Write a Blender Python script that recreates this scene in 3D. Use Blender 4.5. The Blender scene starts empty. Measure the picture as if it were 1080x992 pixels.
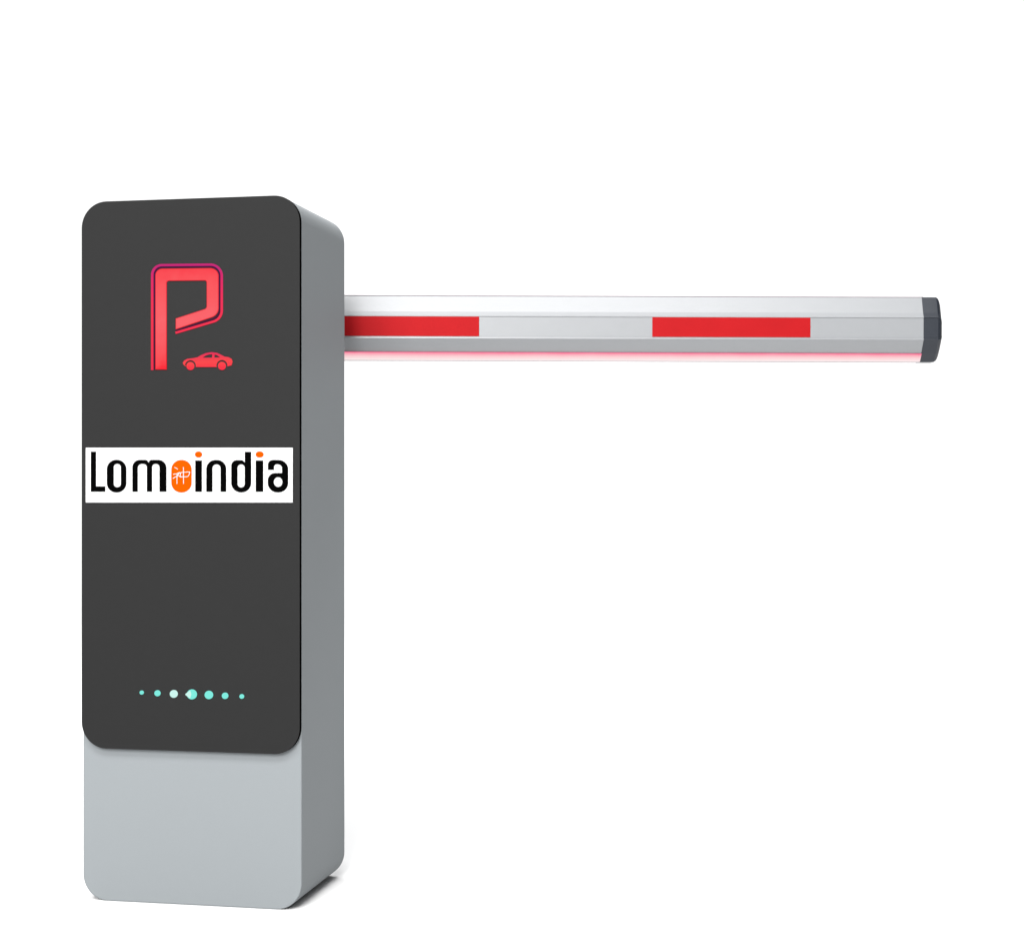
import bpy, bmesh, math
from mathutils import Vector, Matrix
R = math.radians
S = bpy.context.scene
COL = S.collection

# ------------------------------------------------------------------ camera
F = 1743.0            # focal length in photo pixels (1080 wide)
CX, HY = 540.0, 508.0 # centre column and horizon row of the photo
CAMZ = 0.6015
cam = bpy.data.cameras.new('camera')
cam.sensor_fit = 'HORIZONTAL'; cam.sensor_width = 36
cam.lens = F / 1080 * 36
cam.shift_y = (HY - 496) / 1080
cam.clip_start = 0.05; cam.clip_end = 200
co = bpy.data.objects.new('camera', cam); COL.objects.link(co)
co.location = (0, 0, CAMZ); co.rotation_euler = (R(90), 0, 0)
S.camera = co

# ------------------------------------------------------------------ world and lamps
w = bpy.data.worlds.new('World'); S.world = w; w.use_nodes = True
w.node_tree.nodes['Background'].inputs[0].default_value = (0.93, 0.97, 1, 1)
w.node_tree.nodes['Background'].inputs[1].default_value = 0.12

def area(name, loc, target, sx, sy, power, color=(1, 1, 1)):
    l = bpy.data.lights.new(name, 'AREA'); l.shape = 'RECTANGLE'
    l.size = sx; l.size_y = sy; l.energy = power; l.color = color
    o = bpy.data.objects.new(name, l); COL.objects.link(o)
    o.location = loc
    o.rotation_euler = (Vector(target) - Vector(loc)).to_track_quat('-Z', 'Y').to_euler()
    return o

OVER = 430; FILL = 30; KEY = 520; BACK = 480; REAR = 205
area('overhead_softbox', (-0.75, -0.9, 5.2), (0.1, 2.5, 0.8), 4.6, 1.5, OVER)
area('ceiling_softbox', (0, 3.4, 6.3), (0, 3.4, 0), 11, 9, FILL)
KX = -1.3; KZ = 2.9
area('key_softbox', (KX, -2.6, KZ), (-0.1, 2.5, 0.6), 2.4, 2.4, KEY, (1.0, 0.995, 0.985))
area('rear_shadow_fill', (0.0, 5.7, 4.6), (0.1, 3.0, 0), 3.5, 1.6, REAR)  # added lamp, lifts the cabinet's shadow on the floor behind it
area('backdrop_softbox', (0, 3.6, 6.2), (0, 9.0, 2.4), 11, 1.6, BACK)

S.view_settings.view_transform = 'Standard'
S.view_settings.look = 'None'
S.view_settings.exposure = 0; S.view_settings.gamma = 1
S.render.engine = 'CYCLES'

# ------------------------------------------------------------------ materials
def lin(h):
    h = h.lstrip('#')
    v = [int(h[i:i+2], 16) / 255 for i in (0, 2, 4)]
    return tuple(x / 12.92 if x <= .04045 else ((x + .055) / 1.055) ** 2.4 for x in v)

def mat(name, col, rough=.5, spec=.5, emit=None, es=0, noise=0.0, nscale=300, bump=0.0, metal=0):
    m = bpy.data.materials.new(name); m.use_nodes = True
    nt = m.node_tree; b = nt.nodes['Principled BSDF']
    b.inputs['Base Color'].default_value = (*col, 1)
    b.inputs['Roughness'].default_value = rough
    b.inputs['Specular IOR Level'].default_value = spec
    b.inputs['Metallic'].default_value = metal
    if emit:
        b.inputs['Emission Color'].default_value = (*emit, 1)
        b.inputs['Emission Strength'].default_value = es
    if noise or bump:
        tc = nt.nodes.new('ShaderNodeTexCoord'); n = nt.nodes.new('ShaderNodeTexNoise')
        n.inputs['Scale'].default_value = nscale; n.inputs['Detail'].default_value = 3
        nt.links.new(tc.outputs['Object'], n.inputs['Vector'])
        if noise:
            r = nt.nodes.new('ShaderNodeValToRGB')
            r.color_ramp.elements[0].position = .3; r.color_ramp.elements[1].position = .7
            r.color_ramp.elements[0].color = (*[c * (1 - noise) for c in col], 1)
            r.color_ramp.elements[1].color = (*[c * (1 + noise) for c in col], 1)
            nt.links.new(n.outputs['Fac'], r.inputs['Fac'])
            nt.links.new(r.outputs['Color'], b.inputs['Base Color'])
        if bump:
            bp = nt.nodes.new('ShaderNodeBump'); bp.inputs['Strength'].default_value = bump
            bp.inputs['Distance'].default_value = .0005
            nt.links.new(n.outputs['Fac'], bp.inputs['Height'])
            nt.links.new(bp.outputs['Normal'], b.inputs['Normal'])
    return m

def ramp_glow(name, axis, lo, hi, stops, es, base=(.006, .002, .003), uneven=.35):
    """a lit diffuser whose LED colour runs from one hue to another along it"""
    m = mat(name, base, .6, .0, (1, 1, 1), es)
    nt = m.node_tree; b = nt.nodes['Principled BSDF']
    tc = nt.nodes.new('ShaderNodeTexCoord'); sp = nt.nodes.new('ShaderNodeSeparateXYZ')
    mr = nt.nodes.new('ShaderNodeMapRange'); mr.inputs[1].default_value = lo; mr.inputs[2].default_value = hi
    r = nt.nodes.new('ShaderNodeValToRGB')
    els = r.color_ramp.elements
    while len(els) < len(stops): els.new(.5)
    for e, (p, c) in zip(els, stops): e.position = p; e.color = (*lin(c), 1)
    nt.links.new(tc.outputs['Object'], sp.inputs[0]); nt.links.new(sp.outputs[axis], mr.inputs[0])
    n = nt.nodes.new('ShaderNodeTexNoise'); n.inputs['Scale'].default_value = 38
    ad = nt.nodes.new('ShaderNodeMath'); ad.operation = 'MULTIPLY_ADD'; ad.inputs[1].default_value = uneven
    sb = nt.nodes.new('ShaderNodeMath'); sb.operation = 'SUBTRACT'; sb.inputs[1].default_value = uneven / 2
    nt.links.new(tc.outputs['Object'], n.inputs['Vector']); nt.links.new(n.outputs['Fac'], ad.inputs[0])
    nt.links.new(mr.outputs[0], sb.inputs[0]); nt.links.new(sb.outputs[0], ad.inputs[2])
    nt.links.new(ad.outputs[0], r.inputs[0]); nt.links.new(r.outputs[0], b.inputs['Emission Color'])
    return m

M = {}
M['white_floor'] = mat('white_studio_paint', (.65, .65, .65), .9, 0)
M['body'] = mat('grey_powder_coat', (.176, .190, .198), .6, .12, noise=.015, nscale=900, bump=.08)
M['panel'] = mat('charcoal_acrylic', (.0145, .0145, .0146), .65, .06)
M['panel_edge'] = mat('black_panel_edge', (.0012, .0014, .0014), .8, 0)
M['arm'] = mat('white_coated_aluminium', (.190, .196, .204), .37, .56, noise=.01, nscale=60)
M['line_grey'] = mat('grey_edge_line', (.24, .20, .22), .6, .2)  # grey of the thin lines along the arm's edges
M['red_tape'] = mat('red_reflective_tape', (.264, .0050, .0070), .55, .06, noise=.03, nscale=25)
M['cap'] = mat('dark_grey_plastic', (.014, .017, .023), .42, .36)
M['steel'] = mat('brushed_steel', (.3, .3, .31), .35, .5, metal=1)
M['plate'] = mat('white_vinyl', (.44, .44, .44), .6, .05)
M['black_ink'] = mat('black_ink', (.001, .001, .001), .8, 0)
M['orange_ink'] = mat('orange_ink', (.50, .050, .0005), .7, 0)
M['teal'] = mat('teal_led', (.01, .02, .02), .4, .05, lin('#7aeadc'), .97)
M['pale_teal'] = mat('pale_teal_led', (.01, .02, .02), .4, .05, lin('#cbf5ec'), .97)

# ------------------------------------------------------------------ helpers
def link(name, me, m, parent=None, smooth=False, bevel=None):
    o = bpy.data.objects.new(name, me); COL.objects.link(o)
    if m is not None and not me.materials: me.materials.append(m)
    if parent is not None: o.parent = parent
    if smooth:
        for p in me.polygons: p.use_smooth = True
    if bevel:
        b = o.modifiers.new('Bevel', 'BEVEL'); b.width = bevel; b.segments = 3
        b.limit_method = 'ANGLE'; b.angle_limit = R(50); b.harden_normals = False
    return o

def fillet(pts, n=10):
    """polygon whose corners (x, y, r) are rounded"""
    out = []; N = len(pts)
    for i in range(N):
        p = Vector(pts[i][:2]); r = pts[i][2] if len(pts[i]) > 2 else 0
        if r <= 0: out.append(tuple(p)); continue
        a = Vector(pts[i-1][:2]) - p; b = Vector(pts[(i+1) % N][:2]) - p
        la, lb = a.length, b.length; a.normalize(); b.normalize()
        ang = a.angle(b); t = r / math.tan(ang / 2)
        t = min(t, la * .499, lb * .499); rr = t * math.tan(ang / 2)
        c = p + (a + b).normalized() * (rr / math.sin(ang / 2))
        s = p + a * t - c; e = p + b * t - c
        sa = math.atan2(s.y, s.x); d = math.atan2(e.y, e.x) - sa
        while d > math.pi: d -= 2 * math.pi
        while d < -math.pi: d += 2 * math.pi
        for k in range(n + 1):
            q = sa + d * k / n
            out.append((c.x + rr * math.cos(q), c.y + rr * math.sin(q)))
    return out

def ell(cx, cy, rx, ry, n=32):
    return [(cx + rx * math.cos(2 * math.pi * k / n), cy + ry * math.sin(2 * math.pi * k / n)) for k in range(n)]

def grow(lp, d):
    ar = sum(lp[i-1][0] * lp[i][1] - lp[i][0] * lp[i-1][1] for i in range(len(lp)))
    lp = [p for i, p in enumerate(lp) if (Vector(p) - Vector(lp[i-1])).length > 1e-6]
    out = []; n = len(lp); sg = 1 if ar > 0 else -1
    for i in range(n):
        a = (Vector(lp[i]) - Vector(lp[i-1])).normalized(); b = (Vector(lp[(i+1) % n]) - Vector(lp[i])).normalized()
        na = Vector((a.y, -a.x)) * sg; nb = Vector((b.y, -b.x)) * sg
        m_ = (na + nb).normalized(); k = d / max(.5, m_.dot(na))
        out.append(tuple(Vector(lp[i]) + m_ * k))
    return out

def ribbon(pts, wd):
    """closed outline of a constant-width band along a polyline"""
    L = []; Rr = []
    for i, p in enumerate(pts):
        p = Vector(p); a = Vector(pts[max(i-1, 0)]); b = Vector(pts[min(i+1, len(pts)-1)])
        t = (b - a).normalized(); nn = Vector((-t.y, t.x)) * wd / 2
        L.append(tuple(p + nn)); Rr.append(tuple(p - nn))
    return L + Rr[::-1]

def plate_mesh(loops, y0, thick):
    """filled outline(s) (with holes) in the XZ plane, front face at y0 and 'thick' deep"""
    cu = bpy.data.curves.new('tmp', 'CURVE'); cu.dimensions = '2D'; cu.fill_mode = 'BOTH'
    cu.extrude = thick / 2
    for lp in loops:
        sp = cu.splines.new('POLY'); sp.points.add(len(lp) - 1)
        for q, (x, z) in zip(sp.points, lp): q.co = (x, z, 0, 1)
        sp.use_cyclic_u = True
    ob = bpy.data.objects.new('tmp', cu); COL.objects.link(ob)
    dg = bpy.context.evaluated_depsgraph_get()
    me = bpy.data.meshes.new_from_object(ob.evaluated_get(dg))
    bpy.data.objects.remove(ob); bpy.data.curves.remove(cu)
    me.transform(Matrix.Translation((0, y0 + thick / 2, 0)) @ Matrix.Rotation(R(90), 4, 'X'))
    bm = bmesh.new(); bm.from_mesh(me)
    bmesh.ops.remove_doubles(bm, verts=bm.verts, dist=1e-6)
    bmesh.ops.recalc_face_normals(bm, faces=bm.faces)
    bm.to_mesh(me); bm.free(); me.materials.clear()
    return me

def prism(profile, axis, a, b):
    """extrude a closed 2-D profile along an axis; 'Y': profile (x,z), 'X': profile (y,z)"""
    bm = bmesh.new()
    def P(u, v, t): return (u, t, v) if axis == 'Y' else (t, u, v)
    A = [bm.verts.new(P(u, v, a)) for u, v in profile]
    B = [bm.verts.new(P(u, v, b)) for u, v in profile]
    n = len(profile)
    for i in range(n): bm.faces.new((A[i], A[(i+1) % n], B[(i+1) % n], B[i]))
    bm.faces.new(A[::-1]); bm.faces.new(B)
    bmesh.ops.recalc_face_normals(bm, faces=bm.faces)
    me = bpy.data.meshes.new('m'); bm.to_mesh(me); bm.free(); return me

def tag(o, label=None, cat=None, kind=None):
    if label: o['label'] = label
    if cat: o['category'] = cat
    if kind: o['kind'] = kind

# ------------------------------------------------------------------ setting: white sweep
def sweep():
    prof = [(-7.0, 0), (5.0, 0)]
    r = 2.0; yb = 9.0
    prof = [(-7.0, 0)] + [(yb - r + r * math.sin(R(a)), r - r * math.cos(R(a))) for a in range(0, 91, 6)] + [(yb, 7.5)]
    bm = bmesh.new(); rows = []
    for y, z in prof:
        rows.append([bm.verts.new((x, y, z)) for x in (-9, 9)])
    for p, q in zip(rows, rows[1:]): bm.faces.new((p[0], p[1], q[1], q[0]))
    me = bpy.data.meshes.new('m'); bm.to_mesh(me); bm.free()
    o = link('floor', me, M['white_floor'], smooth=True); tag(o, kind='structure')
sweep()

# ------------------------------------------------------------------ the gate's frame of reference
HTOP = 1.0022
PR = Vector((-0.2969, 2.3106)); PL = Vector((-0.6166, 2.3729))     # ends of the front face on the floor
W = (PR - PL).length
YAW = math.atan2((PR - PL).y, (PR - PL).x)
DEPTH = 0.217
gate = bpy.data.objects.new('barrier_gate', None); COL.objects.link(gate)
gate.location = (PL.x, PL.y, 0); gate.rotation_euler = (0, 0, YAW)
tag(gate, 'grey parking barrier cabinet with charcoal front panel, glowing red P and striped white boom arm', 'parking barrier')
ux, uy = math.cos(YAW), math.sin(YAW)

def fp(px, py, off=0.0):
    """where a spot seen in the photo lies on the front face: (u along width, z height) in metres"""
    dx = (px - CX) / F; dz = -(py - HY) / F
    # face plane: point PL + u*(ux,uy), shifted by off along the outward normal (uy,-ux)
    qx = PL.x + off * uy; qy = PL.y - off * ux
    # (t*dx, t) = q + u*(ux,uy)
    t = (qx * uy - qy * ux) / (dx * uy - ux)
    u = (t * dx - qx) * ux + (t - qy) * uy
    return (u, CAMZ + t * dz)
def region(ox, oy, s, pts, off=0.0):
    return [fp(ox + x / s, oy + y / s, off) for x, y in pts]

# ---- cabinet shell
TH = 0.0085      # panel thickness
RC = 0.0375
body_prof = fillet([(-0.0034, 0, RC), (W, 0, RC), (W, HTOP, RC), (-0.0034, HTOP, RC)], 14)
cab = link('cabinet', prism(body_prof, 'Y', TH, DEPTH), M['body'], gate, bevel=.0018)

# ---- front panel
zb = fp(200, 791.9)[1]
pan_prof = fillet([(-.0014, zb, RC), (W, zb, RC), (W, HTOP + .0005, RC), (-.0014, HTOP + .0005, RC)], 14)
me = prism(pan_prof, 'Y', 0, TH - .0002)
me.materials.append(M['panel']); me.materials.append(M['panel_edge'])
for p in me.polygons: p.material_index = 0 if p.normal.y < -.5 else 1
panel = link('front_panel', me, None, gate)

# ---- glowing P (photo region 140,260 at 6.615x)
s = 6.615
Pout = fillet([(160, 858), (160, 155, 48), (600, 150, 56), (600, 478, 70), (302, 578), (302, 502),
               (518, 432, 22), (518, 237, 16), (238, 240, 16), (238, 858)])
zt = fp(200, 280)[1]; zlo = fp(200, 390)[1]
mP = ramp_glow('red_led_diffuser', 2, zlo, zt, [(0, '#ff2c38'), (.07, '#ff4d53'), (.45, '#ff686e'), (.8, '#ff595e'), (1, '#ff444e')], .95)
mE = ramp_glow('deep_red_led_edge', 2, zlo, zt, [(0, '#f41c2c'), (.5, '#fa3c46'), (1, '#f22c3e')], .95)
link('parking_symbol', plate_mesh([region(140, 260, s, Pout)], -.0012, .0011), mE, panel)
link('symbol_core', plate_mesh([grow(region(140, 260, s, Pout), -.0010)], -.0015, .0003), mP, panel)
path = [(x, y) for x, y in fillet([(137, 862), (137, 131, 68), (622, 126, 78), (622, 506, 80), (300, 602)], 14)]
# the fillet helper closes the loop: drop nothing, only ends are sharp
mO = ramp_glow('magenta_led_line', 2, zlo, zt, [(0, '#f0304e'), (.5, '#fa3450'), (.8, '#ee2c62'), (1, '#cc2678')], .95)
link('symbol_outline', plate_mesh([region(140, 260, s, ribbon(path, 16))], -.0010, .0009), mO, panel)
mG = ramp_glow('purple_gap_line', 2, zlo, zt, [(0, '#481c30'), (1, '#4c1848')], .8)
path2 = fillet([(153, 858), (153, 143, 56), (608, 138, 66), (608, 491, 74), (300, 588)], 14)
link('symbol_gap_line', plate_mesh([region(140, 260, s, ribbon(path2, 13))], -.0006, .0005), mG, panel)  # dark purple stripe between the P and its outline

# ---- car symbol (photo region 185,365 at 16.6x)
def arch(cx, cy, r, a0, a1, n=14):
    return [(cx + r * math.cos(R(a0 + (a1 - a0) * k / n)), cy - r * math.sin(R(a0 + (a1 - a0) * k / n))) for k in range(n + 1)]
top = [(190, 352), (145, 325), (135, 290), (160, 252), (215, 222), (300, 212), (390, 196), (450, 160), (540, 122), (640, 106),
       (730, 118), (800, 150), (860, 182), (930, 192), (985, 222), (1002, 270), (985, 335), (925, 352)]
carb = top + arch(818, 340, 98, -8, 180 + 14) + [(720, 366), (372, 366)] + arch(266, 345, 98, -12, 180 - 4 + 8)
w1 = [(478, 203), (530, 166), (590, 147), (650, 143), (646, 203)]
w2 = [(688, 147), (740, 163), (788, 198), (684, 200)]
mC = ramp_glow('red_led_car', 2, fp(200, 390)[1], fp(200, 370)[1], [(0, '#ff2f46'), (.4, '#ff4a4c'), (1, '#e6285c')], .95)
c_me = plate_mesh([region(185, 365, 16.6, l) for l in (carb, w1, w2, ell(266, 348, 68, 72), ell(818, 346, 68, 72))], -.0012, .0011)
link('car_symbol', c_me, mC, panel)

# ---- status lights
for px, py, r, k in [(149.7, 729.9, 2.3, 't'), (166.3, 730.6, 3.4, 't'), (183.5, 731.3, 4.4, 'p'), (202.6, 731.8, 5.6, 't'),
                     (220.5, 732.4, 4.7, 't'), (237.6, 733.3, 3.6, 't'), (255.2, 734.0, 2.6, 't')]:
    o = link('status_light', plate_mesh([[fp(x, y) for x, y in ell(px, py, r * .94, r * .94)]], -.0012, .0011),
             M['teal'] if k == 't' else M['pale_teal'], panel)
    if k == 'p': o['label'] = 'paler, almost white status light'
link('pale_wedge', plate_mesh([[fp(x, y) for x, y in fillet([(195.2, 731.8, 1), (201, 727.6, .5), (202.2, 731.8, 1), (201, 736, .5)], 4)]], -.0017, .0004), M['pale_teal'], panel)  # small pale wedge on the left of the largest dot

# ---- name plate
NY = -.0016
plate = link('name_plate', plate_mesh([[fp(90.9, 472), fp(309.0, 472), fp(309.0, 529.8), fp(90.9, 529.8)]], NY, .0015), M['plate'], gate)
plate['label'] = 'white rectangular sign with black and orange lettering'
A = lambda pts: region(80, 465, 9.0, pts, -NY)
B = lambda pts: region(175, 465, 7.714, pts, -NY)
def glyph(name, loops, m, fat=.00035):
    loops = [grow(l, fat if i == 0 else -fat) for i, l in enumerate(loops)]
    return link(name, plate_mesh(loops, NY - .0004, .00035), m, plate)
ink = M['black_ink']; orr = M['orange_ink']
glyph('letter', [A([(145, 103), (190, 103), (190, 432), (278, 432), (278, 478), (145, 478)])], ink)
glyph('letter', [A(fillet([(297, 180, 88), (478, 180, 88), (478, 485, 88), (297, 485, 88)])),
                 A(fillet([(358, 214, 34), (430, 214, 34), (430, 440, 34), (358, 440, 34)]))], ink)
glyph('letter', [A(fillet([(540, 478), (540, 181, 70), (676, 181, 38), (690, 210), (704, 181, 38), (858, 181, 75), (858, 478),
                           (797, 478), (797, 214, 36), (722, 214, 34), (722, 478), (677, 478), (677, 214, 36), (586, 214, 40), (586, 478)]))], ink)
glyph('orange_letter', [B(fillet([(46, 156, 78), (208, 156, 78), (208, 416, 78), (46, 416, 78)]))], orr)
glyph('letter', [B([(241, 160), (291, 160), (291, 410), (241, 410)])], ink)
glyph('orange_dot', [B(ell(266, 109, 28, 23))], orr)
glyph('letter', [B(fillet([(331, 410), (331, 156, 72), (489, 156, 72), (489, 410), (447, 410), (447, 187, 34), (377, 187, 34), (377, 410)]))], ink)
glyph('letter', [B(fillet([(534, 157, 72), (622, 157, 26), (644, 178), (644, 90), (692, 90), (692, 415, 76), (534, 415, 76)])),
                 B(fillet([(581, 187, 31), (643.5, 187, 31), (643.5, 379, 31), (581, 379, 31)]))], ink)
glyph('letter', [B([(733, 160), (790, 160), (790, 410), (733, 410)])], ink)
glyph('orange_dot', [B(ell(763, 109, 31, 23))], orr)
glyph('letter', [B(fillet([(878, 232), (832, 232), (832, 156, 74), (993, 156, 74), (993, 415, 76), (831, 415, 76), (831, 262, 72),
                           (947, 262), (947, 187, 34), (878, 187, 34)])),
                 B(ell(913, 333, 37, 42))], ink)
# white brush character inside the orange letter: one mesh of overlapping strokes
strokes = [[(70, 214), (84, 219), (98, 230)], [(60, 270), (88, 266), (116, 254)], [(112, 258), (92, 284), (58, 304)],
           [(92, 268), (91, 348)], [(100, 278), (124, 294)],
           [(120, 254), (118, 292)], [(120, 256), (196, 250)], [(196, 250), (190, 272), (178, 290)],
           [(120, 291), (178, 289)], [(144, 212), (145, 348)]]
bm = bmesh.new()
for k, sx in enumerate(strokes):
    tmp = plate_mesh([B(ribbon(sx, 5))], NY - .0007 - k * .00002, .0003)
    bm.from_mesh(tmp); bpy.data.meshes.remove(tmp)
me = bpy.data.meshes.new('m'); bm.to_mesh(me); bm.free()
link('brush_character', me, M['plate'], plate)

# ------------------------------------------------------------------ boom arm (its own direction: square to the lens axis)
ARM_Y = 2.625                       # front surface of the arm
K = ARM_Y / F
ARM_X0, ARM_X1 = -0.47, (976.9 - CX) * K
ARM_Z = CAMZ + (HY - 346.6) * K     # at x = 680 px
arm_prof = [(.058, .0530), (.018, .0530), (.0146, .0525), (.0136, .0515), (.0112, .0450), (.0076, .0350), (.0042, .0265), (.0010, .0205),
            (0, .0196), (.0000, .0186), (.0010, .0180), (.0010, -.0135), (-.0002, -.0140), (-.0004, -.0163), (.0006, -.0172),
            (.0150, -.0353), (.0160, -.0366), (.0280, -.0490), (.050, -.0490),
            (.066, -.0380), (.079, -.017), (.080, .0), (.079, .0195), (.073, .038), (.066, .049)]
rig = Matrix.Translation((0, 0, 0))
arm = link('boom_arm', prism(arm_prof, 'X', ARM_X0, ARM_X1), M['arm'], gate)
arm_world = Matrix.Translation((0, ARM_Y, ARM_Z)) @ Matrix.Rotation(R(0.185), 4, 'Y') @ Matrix.Translation((-(680 - CX) * K, 0, 0)) @ Matrix.Translation(((680 - CX) * K, 0, 0))
# place the arm through the gate's frame so it stays a child
gm = Matrix.Translation(gate.location) @ Matrix.Rotation(YAW, 4, 'Z')
arm.matrix_parent_inverse = Matrix.Identity(4)
off = Matrix.Translation((0, 0, (680 - CX) * K * math.tan(R(0.185))))
arm.matrix_local = gm.inverted() @ off @ arm_world

def on_arm(name, me, m, smooth=False): return link(name, me, m, arm, smooth)
def bx(x0, x1, y0, y1, z0, z1):
    return prism([(y0, z0), (y1, z0), (y1, z1), (y0, z1)], 'X', x0, x1)
# tapes
for a, b in ((300, 505.3), (688, 854.8)):
    on_arm('red_stripe', bx((a - CX) * K, (b - CX) * K, .0003, .0009, -.0128, .0186), M['red_tape'])
# light strip along the lower slope
mL = ramp_glow('pink_led_diffuser', 2, -.0488, -.0366, [(0, '#fff0f0'), (.45, '#ffd2d6'), (.78, '#ffa2b6'), (1, '#ff5285')], .95, (.02, .015, .015), .12)
ls = [(.0152, -.0368), (.0270, -.0490), (.0290, -.0484), (.0170, -.0364)]
ls = [(y - .0006, z - .0004) for y, z in ls]
on_arm('light_strip', prism(ls, 'X', ARM_X0 + .01, ARM_X1 - .0035), mL)
on_arm('edge_line', bx(ARM_X0 + .01, ARM_X1 - .004, .0265, .0285, -.0504, -.0497), M['line_grey'])  # thin grey line along the arm's lower edge
on_arm('edge_line', bx(ARM_X0 + .01, ARM_X1 - .002, .0145, .0165, .0528, .0537), M['line_grey'])  # thin grey line along the upper edge

# end cap: domed, same outline
def cap():
    bm = bmesh.new(); c = (.040, -.0005); rings = []
    for x, sc in ((-.004, 1.008), (.010, 1.008), (.0180, 1.006), (.0192, .99), (.0212, .96), (.0232, .90), (.0254, .80), (.0280, .60), (.0296, .3)):
        ring = []
        for y, z in arm_prof:
            ring.append(bm.verts.new((ARM_X1 + x + (.0012 if x > .0 else 0), c[0] + (y - c[0]) * (sc + (0.01 if sc > .99 else 0)), c[1] + (z - c[1]) * sc)))
        rings.append(ring)
    n = len(arm_prof)
    for p, q in zip(rings, rings[1:]):
        for i in range(n): bm.faces.new((p[i], p[(i+1) % n], q[(i+1) % n], q[i]))
    bm.faces.new(rings[0][::-1]); bm.faces.new(rings[-1])
    bmesh.ops.recalc_face_normals(bm, faces=bm.faces)
    me = bpy.data.meshes.new('m'); bm.to_mesh(me); bm.free(); return me
on_arm('end_cap', cap(), M['cap'])

# hub that carries the arm behind the cabinet
bm = bmesh.new()
bmesh.ops.create_cone(bm, cap_ends=True, segments=40, radius1=.045, radius2=.045, depth=.085,
                      matrix=Matrix.Translation((.17, DEPTH + .040, ARM_Z)) @ Matrix.Rotation(R(90), 4, 'X'))
me = bpy.data.meshes.new('m'); bm.to_mesh(me); bm.free()
link('arm_hub', me, M['steel'], gate, bevel=.002)
